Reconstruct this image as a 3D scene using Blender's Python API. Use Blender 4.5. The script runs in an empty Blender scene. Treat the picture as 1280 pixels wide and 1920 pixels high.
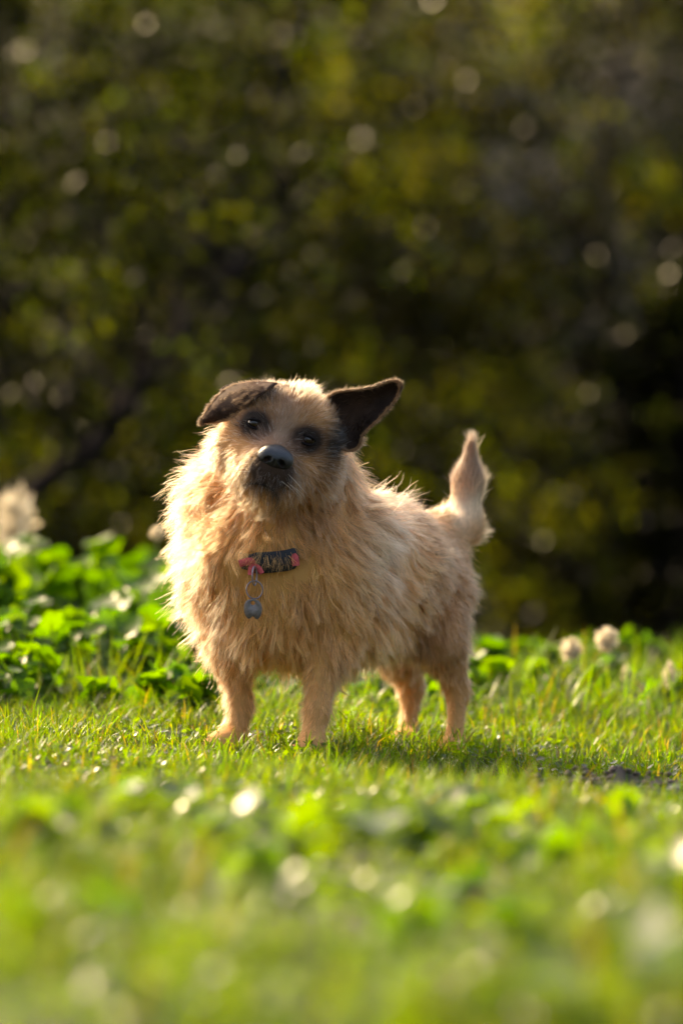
import bpy, math, random
import numpy as np
from mathutils import Vector, kdtree

rng = np.random.default_rng(7)
random.seed(7)
scene = bpy.context.scene
COL = scene.collection
R = math.radians

# ------------------------------------------------------------------ camera, light, exposure
D = 5.2            # distance to the dog
CAMZ = 0.405
cam_d = bpy.data.cameras.new('camera')
cam = bpy.data.objects.new('camera', cam_d)
COL.objects.link(cam)
scene.camera = cam
cam_d.sensor_fit = 'HORIZONTAL'
cam_d.sensor_width = 24.0
cam_d.lens = 135.0
cam_d.clip_start = 0.1
cam_d.clip_end = 2000
cam.location = (0, -D, CAMZ)
cam.rotation_euler = (R(90) - math.atan(119 / 7200), 0, 0)
cam_d.dof.use_dof = True
cam_d.dof.focus_distance = D - 0.14
cam_d.dof.aperture_fstop = 2.8

SUN_EL, SUN_AZ = 32.0, -38.0      # azimuth from +Y (away from camera), negative = to the left
sd = Vector((math.sin(R(SUN_AZ)) * math.cos(R(SUN_EL)), math.cos(R(SUN_AZ)) * math.cos(R(SUN_EL)), math.sin(R(SUN_EL))))
world = bpy.data.worlds.new('World')
scene.world = world
world.use_nodes = True
wn = world.node_tree.nodes
sky = wn.new('ShaderNodeTexSky')
sky.sky_type = 'NISHITA'
sky.sun_disc = False
sky.sun_elevation = R(SUN_EL)
sky.sun_rotation = R(SUN_AZ)
sky.dust_density = 5.0
sky.air_density = 1.0
sky.ozone_density = 0.6
bg = wn['Background']
bg.inputs['Strength'].default_value = 0.15
world.node_tree.links.new(sky.outputs[0], bg.inputs['Color'])
sun_d = bpy.data.lights.new('sun', 'SUN')
sun = bpy.data.objects.new('sun', sun_d)
COL.objects.link(sun)
sun_d.energy = 2.8
sun_d.angle = R(0.53)
sun_d.color = (1.0, 0.78, 0.48)
sun.rotation_euler = (-sd).to_track_quat('-Z', 'Y').to_euler()
sun.location = sd * 20

scene.render.engine = 'CYCLES'
vs = scene.view_settings
vs.view_transform = 'Standard'
vs.look = 'None'
vs.exposure = 2.02
vs.use_white_balance = True
vs.white_balance_temperature = 7200
vs.gamma = 1
vs.use_curve_mapping = False
scene.cycles.max_bounces = 8
scene.cycles.transparent_max_bounces = 6
scene.cycles.transmission_bounces = 6
scene.cycles.use_adaptive_sampling = True
scene.cycles.adaptive_threshold = 0.015
scene.cycles.sample_clamp_indirect = 6
scene.cycles.use_denoising = True
scene.cycles_curves.shape = 'RIBBONS'


def P(px, py, y=0.0):
    """a point of the place, from its direction and its distance behind the dog"""
    s = (D + y) / 7200
    return np.array([(px - 640) * s, y, CAMZ - (py - 841) * s])


# ------------------------------------------------------------------ helpers
def npmesh(name, V, F, mat, parent=None, tint=None, smooth=False, point=False):
    V = np.asarray(V, dtype=np.float32).reshape(-1, 3)
    F = np.asarray(F, dtype=np.int32)
    n, k = F.shape
    me = bpy.data.meshes.new(name)
    me.vertices.add(len(V))
    me.vertices.foreach_set('co', V.ravel())
    me.loops.add(n * k)
    me.loops.foreach_set('vertex_index', F.ravel())
    me.polygons.add(n)
    me.polygons.foreach_set('loop_start', np.arange(n, dtype=np.int32) * k)
    me.polygons.foreach_set('loop_total', np.full(n, k, dtype=np.int32))
    if tint is not None:
        a = me.attributes.new('tint', 'FLOAT_COLOR', 'FACE' if (len(tint) == n and not point) else 'POINT')
        c = np.ones((len(tint), 4), dtype=np.float32)
        c[:, :3] = tint
        a.data.foreach_set('color', c.ravel())
    me.update(calc_edges=True)
    if smooth:
        me.polygons.foreach_set('use_smooth', np.ones(n, dtype=bool))
    me.materials.append(mat)
    o = bpy.data.objects.new(name, me)
    COL.objects.link(o)
    if parent is not None:
        o.parent = parent
    return o


def tag(o, label=None, cat=None, group=None, kind=None):
    if label: o['label'] = label
    if cat: o['category'] = cat
    if group: o['group'] = group
    if kind: o['kind'] = kind
    return o


def empty(name, loc=(0, 0, 0), rz=0.0):
    o = bpy.data.objects.new(name, None)
    o.location = loc
    o.rotation_euler = (0, 0, rz)
    o.empty_display_size = 0.1
    COL.objects.link(o)
    return o


def tube(pts, rad, seg=8):
    """verts, quads of a tapered tube through pts"""
    pts = np.asarray(pts, float)
    n = len(pts)
    rad = np.broadcast_to(np.asarray(rad, float), (n,))
    T = np.gradient(pts, axis=0)
    T /= np.linalg.norm(T, axis=1)[:, None] + 1e-9
    up = np.array([0.13, 0.21, 1.0]) if abs(T[0][2]) < 0.9 else np.array([1.0, 0.2, 0.0])
    A = np.cross(T, up)
    A /= np.linalg.norm(A, axis=1)[:, None] + 1e-9
    B = np.cross(T, A)
    th = np.linspace(0, 2 * np.pi, seg, endpoint=False)
    V = pts[:, None, :] + rad[:, None, None] * (np.cos(th)[None, :, None] * A[:, None, :] + np.sin(th)[None, :, None] * B[:, None, :])
    F = []
    for i in range(n - 1):
        for j in range(seg):
            F.append((i * seg + j, i * seg + (j + 1) % seg, (i + 1) * seg + (j + 1) % seg, (i + 1) * seg + j))
    return V.reshape(-1, 3), np.array(F)


def join(parts):
    Vs, Fs, n = [], [], 0
    for V, F in parts:
        Vs.append(V); Fs.append(F + n); n += len(V)
    return np.concatenate(Vs), np.concatenate(Fs)


def smoothpath(ctrl, n):
    """Catmull-Rom through the control points"""
    c = np.asarray(ctrl, float)
    c = np.vstack([2 * c[0] - c[1], c, 2 * c[-1] - c[-2]])
    m = len(c) - 3
    out = []
    for t in np.linspace(0, m - 1e-6, n):
        i = int(t); u = t - i
        p0, p1, p2, p3 = c[i:i + 4]
        out.append(0.5 * ((2 * p1) + (-p0 + p2) * u + (2 * p0 - 5 * p1 + 4 * p2 - p3) * u * u + (-p0 + 3 * p1 - 3 * p2 + p3) * u ** 3))
    return np.array(out)


# ------------------------------------------------------------------ materials
def new_mat(name):
    m = bpy.data.materials.new(name)
    m.use_nodes = True
    m.node_tree.nodes.clear()
    return m, m.node_tree.nodes, m.node_tree.links


def simple(name, color, rough=0.5, metal=0.0, noise=0.0, nscale=40, spec=0.5, bump=0.0):
    m, N, L = new_mat(name)
    out = N.new('ShaderNodeOutputMaterial')
    b = N.new('ShaderNodeBsdfPrincipled')
    L.new(b.outputs[0], out.inputs[0])
    b.inputs['Base Color'].default_value = (*color, 1)
    b.inputs['Roughness'].default_value = rough
    b.inputs['Metallic'].default_value = metal
    b.inputs['Specular IOR Level'].default_value = spec
    if noise > 0 or bump > 0:
        tc = N.new('ShaderNodeTexCoord')
        t = N.new('ShaderNodeTexNoise')
        t.inputs['Scale'].default_value = nscale
        t.inputs['Detail'].default_value = 6
        L.new(tc.outputs['Object'], t.inputs['Vector'])
        if noise > 0:
            r = N.new('ShaderNodeValToRGB')
            r.color_ramp.elements[0].position = 0.3
            r.color_ramp.elements[1].position = 0.7
            r.color_ramp.elements[0].color = (*[c * (1 - noise) for c in color], 1)
            r.color_ramp.elements[1].color = (*[min(1, c * (1 + noise)) for c in color], 1)
            L.new(t.outputs[0], r.inputs[0])
            L.new(r.outputs[0], b.inputs['Base Color'])
        if bump > 0:
            bp = N.new('ShaderNodeBump')
            bp.inputs['Strength'].default_value = bump
            bp.inputs['Distance'].default_value = 0.003
            L.new(t.outputs[0], bp.inputs['Height'])
            L.new(bp.outputs[0], b.inputs['Normal'])
    return m


def leaf_mat(name, trans=0.5, tgain=2.2, tmul=(1.0, 1.0, 0.35), rough=0.35, spec=0.5):
    """thin leaf: gloss and diffuse on the face, light coming through from behind"""
    m, N, L = new_mat(name)
    out = N.new('ShaderNodeOutputMaterial')
    at = N.new('ShaderNodeAttribute'); at.attribute_name = 'tint'
    b = N.new('ShaderNodeBsdfPrincipled')
    b.inputs['Roughness'].default_value = rough
    b.inputs['Specular IOR Level'].default_value = spec
    L.new(at.outputs['Color'], b.inputs['Base Color'])
    tr = N.new('ShaderNodeBsdfTranslucent')
    mu = N.new('ShaderNodeMix'); mu.data_type = 'RGBA'; mu.blend_type = 'MULTIPLY'
    mu.inputs[0].default_value = 1.0
    mu.inputs[7].default_value = (tgain * tmul[0], tgain * tmul[1], tgain * tmul[2], 1)
    L.new(at.outputs['Color'], mu.inputs[6])
    L.new(mu.outputs[2], tr.inputs['Color'])
    mx = N.new('ShaderNodeMixShader'); mx.inputs[0].default_value = trans
    L.new(b.outputs[0], mx.inputs[1]); L.new(tr.outputs[0], mx.inputs[2])
    L.new(mx.outputs[0], out.inputs[0])
    return m


def hair_mat(name, rough=0.36, radial=0.5, diff=0.5):
    m, N, L = new_mat(name)
    out = N.new('ShaderNodeOutputMaterial')
    h = N.new('ShaderNodeBsdfHairPrincipled')
    at = N.new('ShaderNodeAttribute'); at.attribute_name = 'tint'
    L.new(at.outputs['Color'], h.inputs['Color'])
    h.inputs['Roughness'].default_value = rough
    h.inputs['Radial Roughness'].default_value = radial
    h.inputs['Random Roughness'].default_value = 0.2
    df = N.new('ShaderNodeBsdfDiffuse'); L.new(at.outputs['Color'], df.inputs['Color'])
    mx = N.new('ShaderNodeMixShader'); mx.inputs[0].default_value = diff
    L.new(h.outputs[0], mx.inputs[1]); L.new(df.outputs[0], mx.inputs[2])
    L.new(mx.outputs[0], out.inputs[0])
    return m


def tint_mat(name, rough=0.6, spec=0.3):
    m, N, L = new_mat(name)
    out = N.new('ShaderNodeOutputMaterial')
    at = N.new('ShaderNodeAttribute'); at.attribute_name = 'tint'
    b = N.new('ShaderNodeBsdfPrincipled')
    b.inputs['Roughness'].default_value = rough
    b.inputs['Specular IOR Level'].default_value = spec
    L.new(at.outputs['Color'], b.inputs['Base Color'])
    L.new(b.outputs[0], out.inputs[0])
    return m


M_fur = hair_mat('fur_strands')
M_earfur = hair_mat('ear_strands', 0.45, 0.5, 0.8)
M_skin = tint_mat('undercoat', 0.8, 0.15)
M_nose = simple('wet_nose_leather', (0.012, 0.012, 0.014), 0.33, bump=0.35, nscale=900)
M_eye = simple('eyeball', (0.014, 0.006, 0.003), 0.07)
M_lip = simple('lip_skin', (0.012, 0.009, 0.009), 0.95, spec=.05)
M_strap = simple('collar_webbing', (0.012, 0.012, 0.016), 0.7, noise=0.3, nscale=600, bump=0.6)
M_ribbon = simple('coral_ribbon', (0.50, 0.07, 0.07), 0.85, noise=0.2, nscale=300)
M_steel = simple('dull_steel', (0.25, 0.22, 0.26), 0.36, metal=1.0, noise=0.2, nscale=250)
M_tag = simple('worn_metal_tag', (0.15, 0.12, 0.105), 0.55, metal=0.3, noise=0.25, nscale=300, bump=0.25)
M_grass = leaf_mat('grass_blade', 0.62, 2.1, (1.12, 1.0, 0.07), 0.34, 0.14)
M_leaf = leaf_mat('weed_leaf', 0.6, 1.9, (1.02, 1.05, 0.04), 0.40, 0.2)
M_tree = leaf_mat('tree_leaf', 0.78, 3.5, (1.0, 1.0, 0.10), 0.27, 0.08)
M_bark = simple('bark', (0.018, 0.012, 0.010), 0.95, noise=0.5, nscale=12, spec=.1, bump=0.6)
M_stem = simple('green_stem', (0.10, 0.16, 0.04), 0.5)
M_clover = leaf_mat('clover_leaf', 0.6, 2.3, (1.1, 1.05, 0.05), 0.32, 0.55)
M_fluff = leaf_mat('seed_fluff', 0.6, 1.1, (1, 0.97, 0.9), 0.5, 0.3)

# dew: clear drops
mD, N, L = new_mat('dew_water')
o_ = N.new('ShaderNodeOutputMaterial'); g_ = N.new('ShaderNodeBsdfPrincipled')
g_.inputs['Base Color'].default_value = (0.9, 0.92, 0.9, 1)
g_.inputs['Roughness'].default_value = 0.16
g_.inputs['Transmission Weight'].default_value = 0.8
g_.inputs['IOR'].default_value = 1.33
L.new(g_.outputs[0], o_.inputs[0])
M_dew = mD


# ------------------------------------------------------------------ terrain
def sm(x, a, b):
    t = np.clip((x - a) / (b - a), 0, 1)
    return t * t * (3 - 2 * t)


def ground_z(x, y):
    x = np.asarray(x, float); y = np.asarray(y, float)
    z = -0.03 * np.clip(x, -1.5, 1.5)
    z = z + 0.010 * np.sin(x * 5.1 + 1.0) * np.sin(y * 4.3 + 0.4) + 0.006 * np.sin(x * 13 + y * 7) * np.cos(y * 11 - x * 3)
    z = z - 0.020 * sm(x, 0.02, .14) * (1 - sm(x, .55, .95)) * sm(y, -.75, -.3) * (1 - sm(y, .4, .8))
    z = z + 0.045 * sm(-y, 0.85, 2.1)
    z = z + 0.07 * sm(-x, 0.0, 1.2) * sm(y, 0.4, 1.6) * (1 - sm(y, 3.0, 6.0))
    z = z - 0.75 * sm(y, 1.6 - 0.2 * np.clip(x, -3, 3), 9.0)
    z = z + 0.035 * np.exp(-(((x - 0.30) / 0.16) ** 2 + ((y + 0.50) / 0.09) ** 2)) * (0.6 + 0.5 * np.sin(x * 60) * np.sin(y * 70))
    h = np.clip(y - 26 + 1.2 * np.sin(x * 0.21), 0, None)
    z = z + 0.40 * h * sm(h, 0, 14) * (1 - 0.35 * sm(y, 60, 120))
    z = z + 0.25 * np.sin(x * 0.7 + y * 0.3) * np.sin(y * 0.45) * sm(y, 6, 16)
    return z


def axis(pairs):
    out = []
    for a, b, st in pairs:
        out.append(np.arange(a, b, st))
    return np.unique(np.round(np.concatenate(out), 4))


gx = axis([(-300, -60, 20), (-60, -10, 2), (-10, -1.6, 0.4), (-1.6, 1.6, 0.02), (1.6, 10, 0.4), (10, 60, 2), (60, 301, 20)])
gy = axis([(-60, -10, 5), (-10, -3, 0.4), (-3, 1.2, 0.02), (1.2, 5, 0.1), (5, 14, 0.4), (14, 60, 1.2), (60, 150, 6), (150, 301, 25)])
XX, YY = np.meshgrid(gx, gy, indexing='ij')
ZZ = ground_z(XX, YY)
near = (np.abs(XX) < 1.7) & (YY > -3.1) & (YY < 1.3)
ZZ = ZZ + np.where(near, rng.normal(0, 0.0022, XX.shape), 0)
V = np.stack([XX, YY, ZZ], -1).reshape(-1, 3)
nx, ny = len(gx), len(gy)
I, J = np.meshgrid(np.arange(nx - 1), np.arange(ny - 1), indexing='ij')
F = np.stack([I * ny + J, (I + 1) * ny + J, (I + 1) * ny + J + 1, I * ny + J + 1], -1).reshape(-1, 4)
m, N, L = new_mat('soil_and_litter')
out = N.new('ShaderNodeOutputMaterial'); b = N.new('ShaderNodeBsdfPrincipled'); L.new(b.outputs[0], out.inputs[0])
b.inputs['Roughness'].default_value = 0.9
tc = N.new('ShaderNodeTexCoord')
n1 = N.new('ShaderNodeTexNoise'); n1.inputs['Scale'].default_value = 0.5; n1.inputs['Detail'].default_value = 8
n2 = N.new('ShaderNodeTexNoise'); n2.inputs['Scale'].default_value = 35; n2.inputs['Detail'].default_value = 8
L.new(tc.outputs['Object'], n1.inputs['Vector']); L.new(tc.outputs['Object'], n2.inputs['Vector'])
r1 = N.new('ShaderNodeValToRGB')
r1.color_ramp.elements[0].position = 0.42; r1.color_ramp.elements[0].color = (0.008, 0.009, 0.006, 1)
r1.color_ramp.elements[1].position = 0.62; r1.color_ramp.elements[1].color = (0.045, 0.032, 0.027, 1)
r2 = N.new('ShaderNodeValToRGB')
r2.color_ramp.elements[0].position = 0.35; r2.color_ramp.elements[0].color = (0.4, 0.4, 0.4, 1)
r2.color_ramp.elements[1].position = 0.7; r2.color_ramp.elements[1].color = (1.3, 1.2, 1.1, 1)
L.new(n1.outputs[0], r1.inputs[0]); L.new(n2.outputs[0], r2.inputs[0])
mu = N.new('ShaderNodeMix'); mu.data_type = 'RGBA'; mu.blend_type = 'MULTIPLY'; mu.inputs[0].default_value = 1
L.new(r1.outputs[0], mu.inputs[6]); L.new(r2.outputs[0], mu.inputs[7]); L.new(mu.outputs[2], b.inputs['Base Color'])
bp = N.new('ShaderNodeBump'); bp.inputs['Distance'].default_value = 0.01; bp.inputs['Strength'].default_value = 0.8
L.new(n2.outputs[0], bp.inputs['Height']); L.new(bp.outputs[0], b.inputs['Normal'])
tag(npmesh('ground', V, F, m, smooth=True), kind='structure')


# ------------------------------------------------------------------ trees and shrubs behind
def tree_parts(height, spread, trunk_r, nleaf, lsize, seed, tone, lean=(0, 0), low=0.25, path=None, gap=0.5):
    r = np.random.default_rng(seed)
    top = np.array([lean[0], lean[1], height])
    if path is None:
        mid = top * 0.5 + np.array([r.normal(0, .15), r.normal(0, .15), 0]) * spread
        pts = smoothpath([np.array([0, 0, -0.3]), np.array([0, 0, 0.05]) + top * .1, mid, top * 0.85], 14)
    else:
        pts = smoothpath(path, 16)
    T = [tube(pts, np.linspace(trunk_r, trunk_r * 0.3, len(pts)), 9)]
    centres = []
    nl = 22
    for i in range(nl):
        t = low + (1 - low) * (i + r.random()) / nl
        b0 = pts[min(len(pts) - 1, int(t * (len(pts) - 1)))]
        a = r.random() * 2 * np.pi
        ln = spread * (0.45 + 0.6 * r.random()) * (1.1 - 0.5 * t)
        d = np.array([math.cos(a), math.sin(a), 0.25 + 0.5 * r.random()])
        b2 = b0 + d * ln
        b1 = b0 + d * ln * .5 + np.array([0, 0, 0.1 * ln]) + r.normal(0, .06, 3) * ln
        bp_ = smoothpath([b0, b1, b2], 6)
        T.append(tube(bp_, np.linspace(trunk_r * 0.32, trunk_r * 0.06, 6), 5))
        for k in (0.45, 0.7, 0.9, 1.0):
            c = b0 + (b2 - b0) * k
            for q in range(3):
                centres.append(c + r.normal(0, 0.16, 3) * spread)
    centres = np.array(centres)
    centres = centres[r.random(len(centres)) < (1 - gap * 0.4)]
    ci = r.integers(0, len(centres), nleaf)
    ct = r.random(len(centres))
    csz = spread * (0.045 + 0.055 * r.random(len(centres)))
    p = centres[ci] + r.normal(0, 1, (nleaf, 3)) * csz[ci][:, None]
    p[:, 2] = np.maximum(p[:, 2], 0.05)
    a = r.normal(0, 1, (nleaf, 3)); a[:, 2] -= 0.5
    a /= np.linalg.norm(a, axis=1)[:, None]
    s = np.cross(a, r.normal(0, 1, (nleaf, 3))); s /= np.linalg.norm(s, axis=1)[:, None]
    nn = np.cross(a, s)
    ls = lsize * (0.6 + 0.8 * r.random(nleaf))[:, None]
    Vl = np.stack([p, p + a * ls * .5 + s * ls * .27 + nn * ls * .06, p + a * ls, p + a * ls * .5 - s * ls * .27 + nn * ls * .06], 1)
    Fl = np.arange(nleaf * 4).reshape(-1, 4)
    tn = np.array(tone)[None] * (0.07 + 3.0 * ct[ci] ** 5)[:, None] * (0.7 + 0.6 * r.random(nleaf))[:, None]  # a few clumps far brighter: sunlit foliage put into the leaf colour
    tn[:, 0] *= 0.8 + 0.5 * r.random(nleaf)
    return join(T), (Vl.reshape(-1, 3), Fl, tn)


def make_tree(name, loc, label, cat, group, **kw):
    (Vt, Ft), (Vl, Fl, tn) = tree_parts(**kw)
    root = empty(name, loc)
    tag(root, label, cat, group)
    npmesh('trunk', Vt, Ft, M_bark, root, smooth=True)
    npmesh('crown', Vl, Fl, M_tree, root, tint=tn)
    return root


def copy_tree(src, loc, rz, sc, label):
    c = src.copy(); COL.objects.link(c)
    c.location = loc; c.rotation_euler = (0, 0, rz); c.scale = (sc, sc, sc)
    c['label'] = label
    for ch in list(src.children):
        d = ch.copy(); COL.objects.link(d); d.parent = c
    return c


def gz(x, y):
    return float(ground_z(x, y))


if True:   # trees
    GT = (0.008, 0.0105, 0.003)
    GD = (0.022, 0.032, 0.012)
    # the slanting dark trunk behind the dog's head, about 9 m behind
    y0 = 8.5
    base = P(-60, 1010, y0)
    ctrl = [P(-60, 1060, y0), P(60, 920, y0), P(180, 838, y0), P(262, 720, y0), P(390, 560, y0 + .1), P(470, 470, y0 + .3), P(620, 330, y0 + .6)]
    gbase = np.array([base[0] - .35, y0, gz(base[0] - .35, y0)])
    path = [gbase - gbase + (0, 0, -.2)] + [c - gbase for c in ctrl]
    make_tree('leaning_tree', gbase, 'slanting dark tree trunk rising from lower left towards the folded ear', 'tree', None,
              height=2.6, spread=1.1, trunk_r=0.060, nleaf=2300, lsize=0.05, seed=3, tone=GT, path=path, low=0.35, gap=0.8)
    # dark evergreen at right
    make_tree('evergreen_shrub', (1.42, 10.5, gz(1.42, 10.5)), 'dense dark evergreen at the right edge of the photo', 'shrub', None,
              height=2.1, spread=0.55, trunk_r=0.05, nleaf=16000, lsize=0.05, seed=12, tone=(0.005, 0.0065, 0.004), low=0.02, gap=0.0)
    A = make_tree('broadleaf_tree', (-1.7, 13.0, gz(-1.7, 13)), 'leafy tree filling the upper left behind the dog', 'tree', 'trees in the blurred wood',
                  height=4.4, spread=1.7, trunk_r=0.09, nleaf=13000, lsize=0.065, seed=21, tone=GT, low=0.22)
    B = make_tree('broadleaf_tree', (1.8, 16.0, gz(1.8, 16)), 'tree with yellow green leaves at upper right', 'tree', 'trees in the blurred wood',
                  height=5.2, spread=1.9, trunk_r=0.05, nleaf=14000, lsize=0.07, seed=22, tone=(0.0105, 0.012, 0.003), low=0.2)
    spots = [(A, -0.2, 18.5, 1.9, 1.15, 'dark tree in the centre directly above the dog'),
             (B, -2.9, 20.0, 3.1, 1.1, 'tree behind the slanting trunk at far left'),
             (A, 2.9, 21.0, 4.0, 1.2, 'tree behind the dark evergreen at far right'),
             (B, 0.7, 24.0, 0.7, 1.25, 'tree seen above the raised tail'),
             (A, -1.7, 27.0, 5.2, 1.35, 'farther tree showing between the trunks on the left')]
    for s_, x, y, rz, sc, lb in spots:
        copy_tree(s_, (x, y, gz(x, y)), rz, sc, lb)
    k = 0
    for x, y, sc in [(-3.9, 9.5, 1.25), (3.6, 9.0, 1.3), (5.2, 13, 1.5), (-4.4, 14, 1.35), (-7, 19, 1.1), (-5.5, 25, 1.3), (6.2, 18, 1.2), (5.0, 26, 1.3), (-9, 31, 1.4), (8.8, 30, 1.4), (-4, 33, 1.5), (0.5, 32, 1.5), (4.1, 34, 1.5),  # nearest side trees added, largely out of view, to shade the wood
                     (-11, 40, 1.7), (-6.5, 41, 1.7), (-2.2, 40, 1.7), (2.4, 41, 1.7), (7.0, 42, 1.7), (12, 41, 1.7)]:
        copy_tree(A if k % 2 else B, (x, y, gz(x, y)), k * 1.3, sc, 'tree of the far blurred wood on the slope, nearest side ones added for shade')
        k += 1
    for x, y, rz, sc in [(-9, -17, 1, 2.0), (-4, -19, 2, 2.2), (1, -18, 3, 2.1), (6, -19, 4, 2.2), (11, -16, 5, 2.1), (14, -9, .5, 1.9), (-13, -12, 2.5, 1.9)]:  # unseen row behind the camera, added to block low sky light from the front
        copy_tree(A, (x, y, gz(x, y)), rz, sc, 'unseen tree behind the camera, added to dim the frontal sky light')
    # undergrowth
    S = make_tree('undergrowth_shrub', (-1.2, 11.0, gz(-1.2, 11)), 'low green shrub left of the dog under the slanting trunk', 'shrub', 'shrubs under the trees',
                  height=0.9, spread=0.75, trunk_r=0.03, nleaf=6500, lsize=0.05, seed=31, tone=(.016, .019, .005), low=0.02, gap=0.2)
    for x, y, rz, sc, lb in [(-0.15, 12.0, 1., 1.1, 'low shrub right behind the dog'), (0.85, 13.5, 2.2, 1.0, 'low shrub seen just right of the tail'),
                             (-2.3, 14.0, 3.1, 1.5, 'tall shrub at the left edge'), (1.9, 15, 4.4, 1.3, 'shrub beside the dark evergreen'),
                             (0.2, 17, 5.0, 1.8, 'larger shrub in the middle distance behind the dog'), (-1.1, 18, 0.4, 1.7, 'shrub below the central tree')]:
        copy_tree(S, (x, y, gz(x, y)), rz, sc, lb)


# ------------------------------------------------------------------ grass and ground cover
def grass(name, n, xr, yr, hr, wr, dens=None, tone=(0.085, 0.125, 0.028), dry=0.06, seed=1, label=None, tuft=0.0):
    r = np.random.default_rng(seed)
    if tuft:
        nc = max(10, int(n / tuft))
        cx = r.uniform(*xr, nc); cy = r.uniform(*yr, nc)
        ci = r.integers(0, nc, n)
        x = cx[ci] + r.normal(0, .012, n); y = cy[ci] + r.normal(0, .012, n)
    else:
        x = r.uniform(*xr, n); y = r.uniform(*yr, n)
    if dens is not None:
        k = r.random(n) < dens(x, y); x = x[k]; y = y[k]; n = len(x)
    z = ground_z(x, y) - 0.003
    clump = 0.5 + 0.5 * np.sin(x * 9 + 2 * np.sin(y * 6)) * np.sin(y * 8 + 1.3)
    h = (hr[0] + (hr[1] - hr[0]) * r.random(n) ** 1.6) * (0.65 + 0.6 * clump)
    h = h * (1 - 0.30 * sm(y, -1.0, -.75) * (1 - sm(y, .15, .4)) * sm(x, -.5, -.2))
    w = r.uniform(*wr, n)
    az = r.random(n) * 2 * np.pi
    lean = r.random(n) ** 1.3 * 0.9 + 0.05
    curl = r.random(n) * 1.1
    dx, dy = np.cos(az), np.sin(az)
    saz = az + np.pi / 2 + r.normal(0, .4, n)
    sx, sy = np.cos(saz), np.sin(saz)
    ts = [0, .35, .7, 1.0]
    ws = [0.8, 1.0, .7, 0]
    rows = []
    base = np.stack([x, y, z], -1)
    for t, ww in zip(ts, ws):
        ang = lean * 0.6 + curl * t
        hx = np.sin(ang) * t * h; hz = np.cos(ang * 0.9) * t * h
        c = base + np.stack([dx * hx, dy * hx, hz], -1)
        if ww == 0:
            rows.append(c)
        else:
            off = np.stack([sx, sy, 0 * sx], -1) * (w * ww * .5)[:, None]
            rows += [c - off, c + off]
    V = np.stack(rows, 1)      # n,7,3
    pat = np.array([[0, 1, 3], [0, 3, 2], [2, 3, 5], [2, 5, 4], [4, 5, 6]])
    F = (np.arange(n)[:, None, None] * 7 + pat[None]).reshape(-1, 3)
    c = np.array(tone)[None] * (0.6 + 0.8 * r.random(n))[:, None]
    c[:, 0] *= 0.7 + 0.5 * r.random(n)
    big = np.sin(x * 4.1 + 1.7 * np.sin(y * 2.3)) * np.sin(y * 3.1 + .6 + 1.3 * np.sin(x * 3.3))
    c *= (1 + .35 * big)[:, None]
    dm = r.random(n) < dry
    c[dm] = np.array([0.15, 0.125, 0.07]) * (0.5 + 0.8 * r.random(dm.sum()))[:, None]
    return V.reshape(-1, 3), F, np.repeat(c, 5, 0), (x, y, V)


def patchy(x, y):
    b = np.sin(x * 7.1 + 2.1 * np.sin(y * 4.3)) * np.sin(y * 6.1 + .6 + 1.3 * np.sin(x * 5.3))
    return 0.12 + 0.88 * sm(b, -.5, .2)


def bare(x, y):
    d = ((x - 0.33) / 0.22) ** 2 + ((y + 0.52) / 0.10) ** 2
    return 0.30 + 0.70 * sm(d, 0.5, 1.6)


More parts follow.
